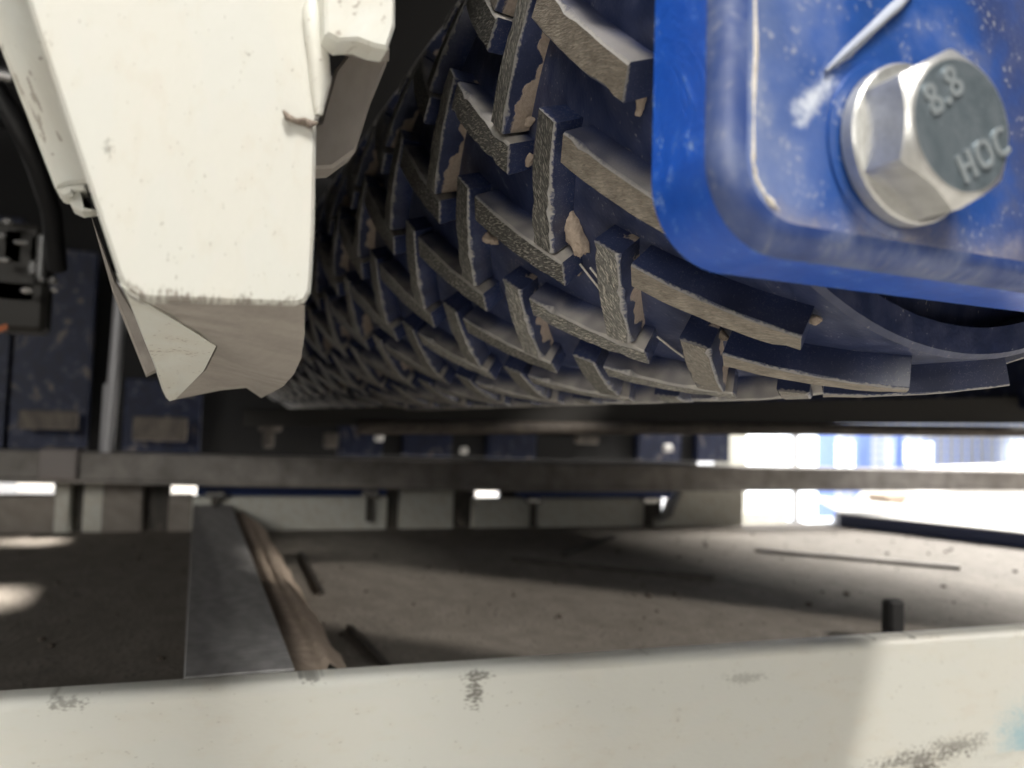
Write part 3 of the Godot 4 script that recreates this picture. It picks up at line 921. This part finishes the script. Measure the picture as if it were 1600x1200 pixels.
# ---------------------------------------------------------------- what stands behind
# an upright box whose front covers the outline between two corners given in the world
func upright(called: String, a: Vector3, b: Vector3, depth: float, mat: Material, parent: Node3D, bev := 0.003) -> MeshInstance3D:
	var w := Vector2(b.x - a.x, b.z - a.z).length()
	var m := block(Vector3(w, absf(a.y - b.y), depth), bev)
	var o := part(called, m, mat, parent)
	var t := Transform3D(Basis(Vector3.UP, -atan2(b.z - a.z, b.x - a.x)), (a + b) / 2)
	t.origin += t.basis * Vector3(0, 0, -depth / 2)
	o.transform = parent.transform.affine_inverse() * t
	return o

func build_rear() -> void:
	# bar close under the roller
	var r := thing("support_bar", "dark grey steel bar crossing close under the roller", "steel bar", Vector3(0.7709, 0.0278, -0.8910))
	wpart("bar_web", slab([Vector3(0.0756, 0.0118, -0.9470), Vector3(0.3113, 0.0250, -0.9280), Vector3(0.5712, 0.0381, -0.9071), Vector3(1.3929, 0.0824, -0.8410), Vector3(1.3923, 0.0359, -0.8410), Vector3(0.5718, 0.0110, -0.9070), Vector3(0.0765, -0.0069, -0.9469)], tw(0, 0, -0.03), 0.001), M.black_steel, r)
	wpart("bar_lip", tube([Vector3(0.2044, -0.0046, -0.9366), Vector3(0.3122, -0.0015, -0.9279), Vector3(0.5720, 0.0051, -0.9070), Vector3(0.8800, 0.0120, -0.8822), Vector3(1.3921, 0.0211, -0.8410)], 0.0085, 12), M.bar, r)
	# cross bar over the table
	var c := thing("cross_bar", "long thin dusty steel bar crossing above the far edge of the table", "steel bar", Vector3(0.6125, -0.0813, -1.4254))
	wpart("bar_web", slab([Vector3(-0.3151, -0.0583, -1.5001), Vector3(-0.2456, -0.0589, -1.4945), Vector3(0.6120, -0.0666, -1.4255), Vector3(2.2674, -0.0669, -1.2923), Vector3(2.2668, -0.1081, -1.2923), Vector3(0.6136, -0.1170, -1.4253), Vector3(-0.2430, -0.1045, -1.4943), Vector3(-0.3124, -0.1041, -1.4999)], tw(0, 0, -0.05), 0.003), M.pale_bar, c)
	wpart("bar_foot", slab([Vector3(-0.3114, -0.1028, -1.4948), Vector3(-0.2423, -0.1032, -1.4892), Vector3(0.6114, -0.1129, -1.4205), Vector3(2.2591, -0.1044, -1.2879), Vector3(2.2589, -0.1143, -1.2880), Vector3(0.6117, -0.1215, -1.4205), Vector3(-0.2419, -0.1102, -1.4892), Vector3(-0.3110, -0.1097, -1.4947)], tw(0, 0, -0.06), 0.002), M.pale_bar, c)
	wpart("clamp_sleeve", slab([Vector3(-0.1890, -0.0554, -1.4799), Vector3(-0.1342, -0.0553, -1.4755), Vector3(-0.1334, -0.1050, -1.4754), Vector3(-0.1898, -0.1054, -1.4800)], tw(0, 0, -0.07), 0.003), M.clamp, c)
	# rear frame, cream below
	var f := thing("table_support", "cream frame standing along the far edge of the table with blue rails on top", "machine frame", Vector3(0.2918, -0.2029, -1.5215))
	for p in [[Vector3(-0.2896, -0.1382, -1.5682), Vector3(-0.1693, -0.2059, -1.5586), M.brown_cream, 0.04, "panel"], [Vector3(-0.1741, -0.1002, -1.5590), Vector3(-0.1493, -0.2040, -1.5570), M.cream, 0.05, "post"], [Vector3(-0.1294, -0.1019, -1.5554), Vector3(-0.0966, -0.2014, -1.5527), M.cream, 0.05, "post"], [Vector3(-0.1018, -0.1016, -1.5531), Vector3(-0.0363, -0.2022, -1.5479), M.brown_cream, 0.06, "post"], [Vector3(0.0057, -0.1366, -1.5445), Vector3(0.0445, -0.2021, -1.5414), M.brown_cream, 0.04, "post"],
			[Vector3(0.0436, -0.1388, -1.5414), Vector3(0.3926, -0.2029, -1.5134), M.cream, 0.03, "panel"], [Vector3(0.4186, -0.1088, -1.5113), Vector3(0.5237, -0.2070, -1.5028), M.cream, 0.05, "post"], [Vector3(0.5658, -0.1419, -1.4994), Vector3(0.9414, -0.2095, -1.4692), M.cream, 0.03, "panel"]]:
		upright(p[4], p[0], p[1], p[3], p[2], f)
	wpart("gusset", slab([Vector3(1.0347, -0.1035, -1.4517), Vector3(1.1800, -0.1024, -1.4400), Vector3(1.1817, -0.2069, -1.4398), Vector3(0.9687, -0.2045, -1.4570), Vector3(0.9714, -0.1910, -1.4568), Vector3(1.0019, -0.1776, -1.4543)], tw(0, 0, -0.05), 0.003), M.cream, f)
	for p in [[Vector3(0.0505, -0.1069, -1.5409), Vector3(0.3900, -0.1371, -1.5136)], [Vector3(0.6589, -0.1121, -1.4919), Vector3(1.0108, -0.1402, -1.4636)]]:
		upright("blue_rail", p[0], p[1], 0.05, M.rail_blue, f)
	for p in [[Vector3(-0.1577, -0.1041, -1.5877), Vector3(-0.1275, -0.2061, -1.5853)], [Vector3(-0.0412, -0.1030, -1.5784), Vector3(0.0080, -0.2056, -1.5744)], [Vector3(0.3965, -0.1111, -1.5431), Vector3(0.4292, -0.2085, -1.5405)], [Vector3(0.5317, -0.1101, -1.5323), Vector3(0.5777, -0.2103, -1.5286)], [Vector3(0.9488, -0.1403, -1.4987), Vector3(1.0035, -0.2155, -1.4943)], [Vector3(0.6317, -0.1172, -1.5242), Vector3(0.6735, -0.1722, -1.5208)]]:
		upright("dark_gap_plate", p[0], p[1], 0.02, M.dark_steel, f)
	for p in [[Vector3(0.3367, -0.1238, -1.4878), Vector3(0.3681, -0.1368, -1.4852)], [Vector3(0.6631, -0.1365, -1.4615), Vector3(0.6961, -0.1505, -1.4588)], [Vector3(0.9215, -0.1362, -1.4407), Vector3(0.9609, -0.1510, -1.4375)], [Vector3(0.0632, -0.1271, -1.5098), Vector3(0.0975, -0.1383, -1.5070)]]:
		var b := upright("bolt", p[0], p[1], 0.02, M.chrome, f, 0.004)
		part("shank", block(Vector3(0.012, 0.05, 0.012), 0.002), M.dark_steel, b, Vector3(0, -0.028, 0))
	# dark blue machine body above and behind
	var d := thing("navy_machine", "dark navy steel body of the machine in the shade behind the table", "machine body", Vector3(0.1807, -0.0043, -1.9000))
	upright("dark_backing", Vector3(-0.6133, 0.9742, -2.0000), Vector3(1.4667, -0.1233, -2.0000), 0.03, M.black, d)  # black sheet put in so the void beside the roller stays dark
	for p in [[Vector3(-0.4049, 0.4025, -1.9000), Vector3(-0.2961, -0.0863, -1.9000)], [Vector3(-0.3111, 0.3485, -1.9000), Vector3(-0.1578, -0.0844, -1.9000)], [Vector3(-0.0912, 0.0834, -1.9000), Vector3(0.0651, -0.0812, -1.9000)], [Vector3(0.3714, 0.0091, -1.9000), Vector3(0.4765, -0.0785, -1.9000)], [Vector3(0.5269, 0.0140, -1.9000), Vector3(0.6520, -0.0761, -1.9000)], [Vector3(0.7483, 0.0211, -1.9000), Vector3(0.8845, -0.0797, -1.9000)], [Vector3(1.1936, 0.0265, -1.9000), Vector3(1.3358, -0.0814, -1.9000)], [Vector3(1.3906, 0.0178, -1.9000), Vector3(1.5051, -0.0795, -1.9000)]]:
		upright("blue_panel", p[0], p[1], 0.04, M.mid_blue, d)
	for p in [[Vector3(0.4811, 0.0126, -1.9200), Vector3(0.5328, -0.0786, -1.9200)], [Vector3(0.6589, 0.0182, -1.9200), Vector3(0.7560, -0.0789, -1.9200)], [Vector3(0.8943, 0.0258, -1.9200), Vector3(1.0118, -0.0825, -1.9200)], [Vector3(1.0085, 0.0294, -1.9200), Vector3(1.2047, -0.0803, -1.9200)], [Vector3(1.3517, 0.0312, -1.9200), Vector3(1.4028, -0.0817, -1.9200)]]:
		upright("dark_panel", p[0], p[1], 0.03, M.black, d)
	for p in [[Vector3(0.4484, -0.0232, -1.8700), Vector3(0.4706, -0.0409, -1.8700)], [Vector3(0.6641, -0.0494, -1.8700), Vector3(0.6850, -0.0680, -1.8700)], [Vector3(1.2587, -0.0314, -1.8700), Vector3(1.2886, -0.0521, -1.8700)]]:
		upright("bolt_head", p[0], p[1], 0.012, M.white, d, 0.004)
	for p in [[Vector3(0.1839, -0.0068, -1.8600), Vector3(0.2329, -0.0241, -1.8600)], [Vector3(0.1943, -0.0250, -1.8600), Vector3(0.2179, -0.0602, -1.8600)], [Vector3(0.3297, -0.0230, -1.8600), Vector3(0.3604, -0.0577, -1.8600)], [Vector3(0.9820, -0.0132, -1.8600), Vector3(1.0475, -0.0353, -1.8600)], [Vector3(0.7778, 0.0141, -1.8600), Vector3(0.8492, -0.0033, -1.8600)]]:
		upright("bracket", p[0], p[1], 0.02, M.bar, d)
	for p in [[Vector3(-0.2744, 0.0075, -1.8400), Vector3(-0.1716, -0.0302, -1.8400)], [Vector3(-0.0699, 0.0017, -1.8400), Vector3(0.0363, -0.0492, -1.8400)]]:
		upright("tan_light_patch", p[0], p[1], 0.03, M.bar, d)  # tan strips put in for a smear of light on the panels
	var q := thing("conduit_post", "thin grey upright post in front of the dark navy machine body", "post", Vector3(-0.0891, -0.0533, -1.5000))
	wpart("thick_pipe", tube([Vector3(-0.0862, 0.2283, -1.5000), Vector3(-0.0882, 0.0974, -1.5000), Vector3(-0.0933, -0.0662, -1.5000)], 0.010, 14), M.grey_post, q)
	wpart("thin_pipe", tube([Vector3(-0.1018, 0.0543, -1.5200), Vector3(-0.1032, -0.0672, -1.5200)], 0.004, 10), M.grey_post, q)
	# hydraulic block and hose at the far left
	var h := thing("valve_block", "black valve block with shiny fittings at the left edge, under the cream strip", "valve block", Vector3(-0.1523, 0.1708, -1.0000))
	for p in [[Vector3(-0.2014, 0.2065, -1.0000), Vector3(-0.1373, 0.1161, -1.0000)], [Vector3(-0.1778, 0.2026, -1.0000), Vector3(-0.1515, 0.1568, -1.0000)], [Vector3(-0.1538, 0.1987, -1.0000), Vector3(-0.1279, 0.1452, -1.0000)], [Vector3(-0.1864, 0.1462, -1.0000), Vector3(-0.1297, 0.0886, -1.0000)]]:
		upright("block_body", p[0], p[1], 0.05, M.black_steel, h, 0.006)
	for p in [[Vector3(-0.1730, 0.2046, -0.9700), Vector3(-0.1610, 0.1967, -0.9700)], [Vector3(-0.1316, 0.1936, -0.9700), Vector3(-0.1254, 0.1875, -0.9700)], [Vector3(-0.1268, 0.1474, -0.9700), Vector3(-0.1168, 0.1388, -0.9700)], [Vector3(-0.1237, 0.1353, -0.9700), Vector3(-0.1163, 0.1306, -0.9700)], [Vector3(-0.1732, 0.1884, -0.9700), Vector3(-0.1671, 0.1810, -0.9700)], [Vector3(-0.1602, 0.1818, -0.9700), Vector3(-0.1461, 0.1781, -0.9700)], [Vector3(-0.1453, 0.1632, -0.9700), Vector3(-0.1385, 0.1462, -0.9700)], [Vector3(-0.1729, 0.1628, -0.9700), Vector3(-0.1612, 0.1573, -0.9700)], [Vector3(-0.1517, 0.1326, -0.9700), Vector3(-0.1386, 0.1271, -0.9700)], [Vector3(-0.1375, 0.1928, -0.9700), Vector3(-0.1299, 0.1402, -0.9700)]]:
		upright("fitting", p[0], p[1], 0.014, M.chrome, h, 0.004)
	wpart("orange_tag", slab([Vector3(-0.1726, 0.0867, -0.9600), Vector3(-0.1594, 0.0917, -0.9600), Vector3(-0.1579, 0.0865, -0.9600), Vector3(-0.1710, 0.0790, -0.9600)], Vector3(0, 0, -0.004), 0.0), M.orange, h)
	var k := thing("black_hose", "black rubber hose hanging behind the cream strip at the left edge", "hose", Vector3(-0.1328, 0.2480, -0.8000))
	wpart("hose_pipe", tube([Vector3(-0.1796, 0.3289, -0.8000), Vector3(-0.1587, 0.2884, -0.8000), Vector3(-0.1355, 0.2532, -0.8000), Vector3(-0.1204, 0.2219, -0.8200), Vector3(-0.1125, 0.1918, -0.8600), Vector3(-0.1092, 0.1440, -0.9000)], 0.009, 14), M.rubber, k)
	wpart("hose_clip", tube([Vector3(-0.1504, 0.2824, -0.7700), Vector3(-0.1348, 0.2812, -0.7700)], 0.006, 10), M.chrome, k)

func build_hall() -> void:
	# bright end of the hall, seen through the gap at the right
	var fl := MeshInstance3D.new()
	fl.mesh = block(Vector3(16, 0.1, 14), 0.0)
	fl.material_override = M.floor
	fl.position = Vector3(2, -0.95, -2)
	top(fl, "hall_floor", "pale concrete floor of the hall behind the table", "floor", "", "structure")
	var w := thing("hall_wall", "white hall wall with bright windows, far behind at the right", "wall", Vector3(5.7053, -0.2879, -5.0000))
	upright("wall_panel", Vector3(-3.2516, 3.7615, -5.0500), Vector3(16.6000, -2.5103, -5.0500), 0.1, M.wall, w)
	for p in [[Vector3(4.0752, 0.1966, -4.9400), Vector3(4.4973, -0.3805, -4.9400)], [Vector3(4.6059, 0.2161, -4.9400), Vector3(4.9320, -0.3806, -4.9400)], [Vector3(4.9283, -0.0307, -4.9400), Vector3(5.1709, -0.2347, -4.9400)], [Vector3(5.6948, -0.0146, -4.9400), Vector3(6.0745, -0.2051, -4.9400)], [Vector3(7.1614, 0.0161, -4.9400), Vector3(7.6065, -0.2141, -4.9400)], [Vector3(4.0674, -0.4193, -4.9400), Vector3(4.9350, -0.6776, -4.9400)]]:
		var pane := upright("bright_pane", p[0], p[1], 0.02, M.window, w)
		pane.set_meta("label", "bright window pane")
	for p in [[Vector3(-0.7272, -0.3623, -4.9400), Vector3(-0.5586, -0.4134, -4.9400)], [Vector3(0.0143, -0.3577, -4.9400), Vector3(0.1597, -0.4376, -4.9400)], [Vector3(1.8708, -0.4007, -4.9400), Vector3(2.0176, -0.4558, -4.9400)]]:
		upright("bright_pane", p[0], p[1], 0.02, M.gap_glow, w, 0.008)  # added glowing panes that brighten the gaps in the frame
	var fe := thing("blue_fence", "blue grid fence panel standing before the white hall wall", "fence", Vector3(5.3556, -0.2515, -4.4000))
	for i in 20:
		var x := 4.52 + i * 0.115
		wpart("grid_bar", tube([Vector3(x, -0.55, -4.4), Vector3(x, 0.35, -4.4)], 0.006, 6), M.fence, fe)
	for i in 10:
		var y := -0.50 + i * 0.055
		wpart("grid_bar", tube([Vector3(4.47, y, -4.404), Vector3(6.77, y, -4.404)], 0.005, 6), M.fence, fe)
	for p in [[Vector3(4.3172, 0.0713, -4.4500), Vector3(4.4817, -0.5741, -4.4500)], [Vector3(4.6744, 0.0813, -4.4500), Vector3(4.8320, -0.5797, -4.4500)], [Vector3(5.0761, 0.0925, -4.4500), Vector3(5.1590, -0.5848, -4.4500)]]:
		upright("fence_panel", p[0], p[1], 0.02, M.fence, fe)
	var po := thing("grey_post", "grey upright post in the bright gap at the right", "post", Vector3(2.7660, -0.2067, -3.0000))
	wpart("pipe", tube([Vector3(2.7558, 0.5627, -3.0000), Vector3(2.7692, -0.4437, -3.0000)], 0.016, 14), M.grey_post, po)
	wpart("base_flange", tube([Vector3(2.7686, -0.4043, -3.0000), Vector3(2.7692, -0.4497, -3.0000)], 0.04, 14), M.grey_post, po)
	var cp := thing("cream_column", "cream column beside the end of the dark machine body", "column", Vector3(2.0919, -0.1544, -2.6000))
	upright("shaft", Vector3(2.0570, 0.2028, -2.6000), Vector3(2.1468, -0.3840, -2.6000), 0.1, M.cream, cp)
	upright("plinth", Vector3(2.0164, -0.3037, -2.5800), Vector3(2.3380, -0.3806, -2.5800), 0.12, M.cream, cp)
	# blue rail at the right, edge of a second table
	var b := thing("blue_edge_rail", "dark blue rail running along the right edge of the table", "rail", Vector3(1.2676, -0.1600, -1.1105))
	var ra := Vector3(1.4033, -0.2000, -1.3819)
	var rb := Vector3(1.5404, -0.2000, -0.9110)
	wpart("rail", slab([ra, rb, rb + Vector3(0, 0.028, 0), ra + Vector3(0, 0.028, 0)], Vector3(0.035, 0, -0.05), 0.002), M.rail, b)
	wpart("lit_top", slab([ra + Vector3(0.002, 0.0285, 0.002), rb + Vector3(0.002, 0.0285, 0.002), rb + Vector3(0.3, 0.0285, -0.4), ra + Vector3(0.3, 0.0285, -0.4)], Vector3(0, 0.003, 0), 0.0), M.white, b)  # white sheet standing for the brightly lit top of the rail
	var m := thing("white_machine_cover", "white sheet metal cover standing beyond the blue rail at the right edge", "machine cover", Vector3(3.2706, -0.2735, -2.4000))
	wpart("cover", slab([Vector3(2.8112, -0.2950, -2.4000), Vector3(2.8843, -0.2168, -2.4000), Vector3(3.1121, -0.1960, -2.4000), Vector3(3.2309, -0.1218, -2.4000), Vector3(4.0653, -0.0949, -2.4000), Vector3(4.0591, -0.4613, -2.4000), Vector3(3.1119, -0.3585, -2.4000)], Vector3(0, 0, -0.3), 0.01), M.white, m)
	wpart("tan_box", slab([Vector3(2.7453, -0.2310, -2.4500), Vector3(2.8844, -0.2264, -2.4500), Vector3(2.8847, -0.3067, -2.4500), Vector3(2.7601, -0.3049, -2.4500)], Vector3(0, 0, -0.1), 0.004), M.mud, m)
	var skirt := MeshInstance3D.new()  # unseen skirt, added to keep the side light off the table
	skirt.mesh = block(Vector3(0.02, 0.56, 1.80), 0.003)
	skirt.material_override = M.mid_blue
	skirt.position = Vector3(1.25, 0.335, -1.02)
	top(skirt, "added_skirt", "unseen blue skirt added at the right to keep hall light off the table", "added skirt")
	# unseen hood, added above the view: it keeps the ceiling light off the table
	var hood := MeshInstance3D.new()
	hood.mesh = block(Vector3(2.34, 0.03, 1.92), 0.004)
	hood.material_override = M.black
	hood.position = Vector3(0.03, 0.62, -1.02)
	top(hood, "added_hood", "unseen black hood added above the roller to block ceiling light", "added hood")

const BX := Vector3(0.91898, 0.02994, 0.39318)   # the camera's axes
const BY := Vector3(-0.04918, 0.99803, 0.03895)
const BZ := Vector3(-0.39124, -0.05513, 0.91864)

# ---------------------------------------------------------------- lamps
func lamp(called: String, label: String, at: Vector3, aim: Vector3, size: Vector2, energy: float, color: Color) -> void:
	var o := Node3D.new()
	o.transform = Transform3D(Basis.looking_at(aim - at, Vector3(0, 1, 0.01)), at)
	top(o, called, label, "lamp")
	part("housing", block(Vector3(size.x + 0.08, size.y + 0.08, 0.06), 0.004), M.housing, o, Vector3(0, 0, 0.045))
	part("glowing_panel", block(Vector3(size.x, size.y, 0.01), 0.0), M.glow, o, Vector3(0, 0, 0.008))
	var l := AreaLight3D.new()
	l.name = "panel_light"
	l.area_size = size
	l.light_energy = energy
	l.light_color = color
	l.area_range = 30.0
	l.area_attenuation = 2.0
	l.shadow_enabled = true
	l.position = Vector3(0, 0, -0.01)
	o.add_child(l)

func spot(called: String, label: String, at: Vector3, aim: Vector3, angle: float, energy: float) -> void:
	var o := Node3D.new()
	o.transform = Transform3D(Basis.looking_at(aim - at, Vector3(0, 1, 0.01)), at)
	top(o, called, label, "lamp")
	part("shade", lathe([Vector2(0.02, 0.16), Vector2(0.05, 0.15), Vector2(0.06, 0.0), Vector2(0.056, 0.0), Vector2(0.046, 0.14)], 32), M.housing, o)
	part("glowing_bulb", lathe([Vector2(0.0, 0.05), Vector2(0.05, 0.05), Vector2(0.05, 0.04), Vector2(0.0, 0.04)], 24), M.glow, o)
	var l := SpotLight3D.new()
	l.name = "bulb_light"
	l.spot_angle = angle
	l.spot_angle_attenuation = 0.15
	l.spot_range = 30.0
	l.spot_attenuation = 2.0
	l.light_size = 0.05
	l.light_energy = energy
	l.light_color = Color(1.0, 0.97, 0.93)
	l.shadow_enabled = true
	l.position = Vector3(0, 0, -0.005)
	o.add_child(l)

func _ready() -> void:
	rng.seed = 7
	# camera
	var cam := Camera3D.new()
	cam.name = "camera"
	cam.transform = Transform3D(Basis(BX, BY, BZ), Vector3.ZERO)
	cam.fov = 51.28
	cam.near = 0.01
	cam.far = 60.0
	var att := CameraAttributesPhysical.new()
	att.frustum_focus_distance = 0.325
	att.frustum_focal_length = 25.0
	att.exposure_aperture = 7.5
	cam.attributes = att
	add_child(cam)
	cam.current = true
	# surroundings: a hall, no sky
	var env := Environment.new()
	env.background_mode = Environment.BG_COLOR
	env.background_color = Color(0.062, 0.062, 0.063).linear_to_srgb()
	env.tonemap_mode = Environment.TONE_MAPPER_LINEAR
	env.tonemap_exposure = 1.0
	env.sdfgi_enabled = true
	env.ssao_enabled = true
	env.ssil_enabled = true
	var we := WorldEnvironment.new()
	we.name = "surroundings"
	we.environment = env
	add_child(we)
	M.housing = std(Color(0.3, 0.3, 0.3), 0.5)
	M.glow = std(Color(0.8, 0.8, 0.8), 0.5)
	M.glow.emission_enabled = true
	M.glow.emission = Color(1, 0.97, 0.92)
	M.glow.emission_energy_multiplier = 1.5
	M.window = std(Color(0.8, 0.8, 0.8), 0.3)
	M.window.emission_enabled = true
	M.window.emission = Color(0.95, 0.98, 1.0)
	M.window.emission_energy_multiplier = 3.0
	M.gap_glow = std(Color(0.8, 0.78, 0.75), 0.3)
	M.gap_glow.emission_enabled = true
	M.gap_glow.emission = Color(1.0, 0.95, 0.88)
	M.gap_glow.emission_energy_multiplier = 0.9
	lamp("ceiling_lamp", "long white lamp panel high in the hall in front of the machine", Vector3(-0.25, 2.3, 0.9), Vector3(0.1, 0.0, -0.35), Vector2(1.0, 0.5), 12.5, Color(1.0, 0.985, 0.96))
	lamp("hall_lamp", "white lamp panel over the right end of the table", Vector3(4.2, 2.3, -1.6), Vector3(1.4, -0.2, -1.3), Vector2(2.4, 1.6), 55.0, Color(1.0, 0.98, 0.95))
	lamp("added_wall_lamp", "unseen lamp panel added to brighten the far hall wall", Vector3(3.2, 2.6, -3.2), Vector3(3.2, 0.0, -5.0), Vector2(2.0, 0.5), 20.0, Color(0.98, 0.99, 1.0))  # added light, makes the far wall bright
	lamp("added_fill_lamp", "wide unseen fill panel added at the left in front of the machine", Vector3(-1.8, 0.9, 2.2), Vector3(0.1, 0.0, -0.3), Vector2(1.4, 0.9), 3.1, Color(1.0, 0.985, 0.955))  # added fill light from the left, no real lamp there
	spot("added_spot_lamp", "small unseen spot added at the right to brighten the end of the beam", Vector3(2.5, 1.6, 1.2), Vector3(0.72, -0.2, -0.55), 9.0, 9.0)  # added light for the bright right end of the beam
	spot("added_patch_spot", "unseen spot added at the left for a bright patch on the table", Vector3(-2.4, 1.62, -1.2), Vector3(-0.175, -0.2, -1.02), 1.0, 110.0)  # added light, makes a sunlit patch on the table
	spot("added_patch_spot", "second unseen spot added at the left for a bright patch on the table", Vector3(-2.4, 1.62, -1.36), Vector3(-0.170, -0.2, -1.463), 0.7, 110.0)  # added light for the second sunlit patch
	make_materials()
	M.plate_marks = tex(cream_face(512, 512, 301, [[0.50, 0.83, 0.012, 0.012, 0.5], [0.12, 0.16, 0.02, 0.012, 0.4], [0.86, 0.42, 0.02, 0.03, 0.5], [0.84, 0.40, 0.012, 0.06, 0.3]], [[1, 0.014, 0.8], [3, 0.012, 0.5], [2, 0.008, 0.4]]), 0.5, 0.03)
	M.plate_marks.albedo_color = Color(0.93, 0.925, 0.92)
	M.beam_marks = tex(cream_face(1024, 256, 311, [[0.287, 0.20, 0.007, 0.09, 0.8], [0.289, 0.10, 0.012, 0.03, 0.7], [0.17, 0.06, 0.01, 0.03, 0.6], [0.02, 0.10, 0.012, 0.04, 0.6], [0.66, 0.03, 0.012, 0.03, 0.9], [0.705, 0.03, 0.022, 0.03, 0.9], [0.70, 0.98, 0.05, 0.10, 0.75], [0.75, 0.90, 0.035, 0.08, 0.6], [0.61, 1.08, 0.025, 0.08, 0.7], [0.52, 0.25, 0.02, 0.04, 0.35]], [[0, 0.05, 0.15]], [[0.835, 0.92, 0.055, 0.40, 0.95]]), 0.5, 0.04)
	M.arm_cream = tex([M.brown_cream.albedo_texture, M.brown_cream.heightmap_texture], 0.6, 0.02, 4.0)  # the brown cream texture at another scale, for the arm
	M.arm_cream.albedo_color = Color(1.0, 1.0, 1.0)
	M.white = std(Color(0.8, 0.79, 0.77), 0.5)
	M.clamp = std(Color(0.30, 0.27, 0.26), 0.5)
	M.floor = std(Color(0.5, 0.48, 0.45), 0.8)
	M.wall = std(Color(0.78, 0.79, 0.82), 0.8)
	M.fence = std(Color(0.24, 0.34, 0.72), 0.5)
	M.rail_blue = std(Color(0.02, 0.05, 0.20), 0.45)
	M.rail = std(Color(0.035, 0.05, 0.11), 0.5)
	# large structure first, then the objects
	build_hall()
	build_table()
	build_rear()
	build_roller()
	build_plate()
	build_bolt()
	build_bracket()
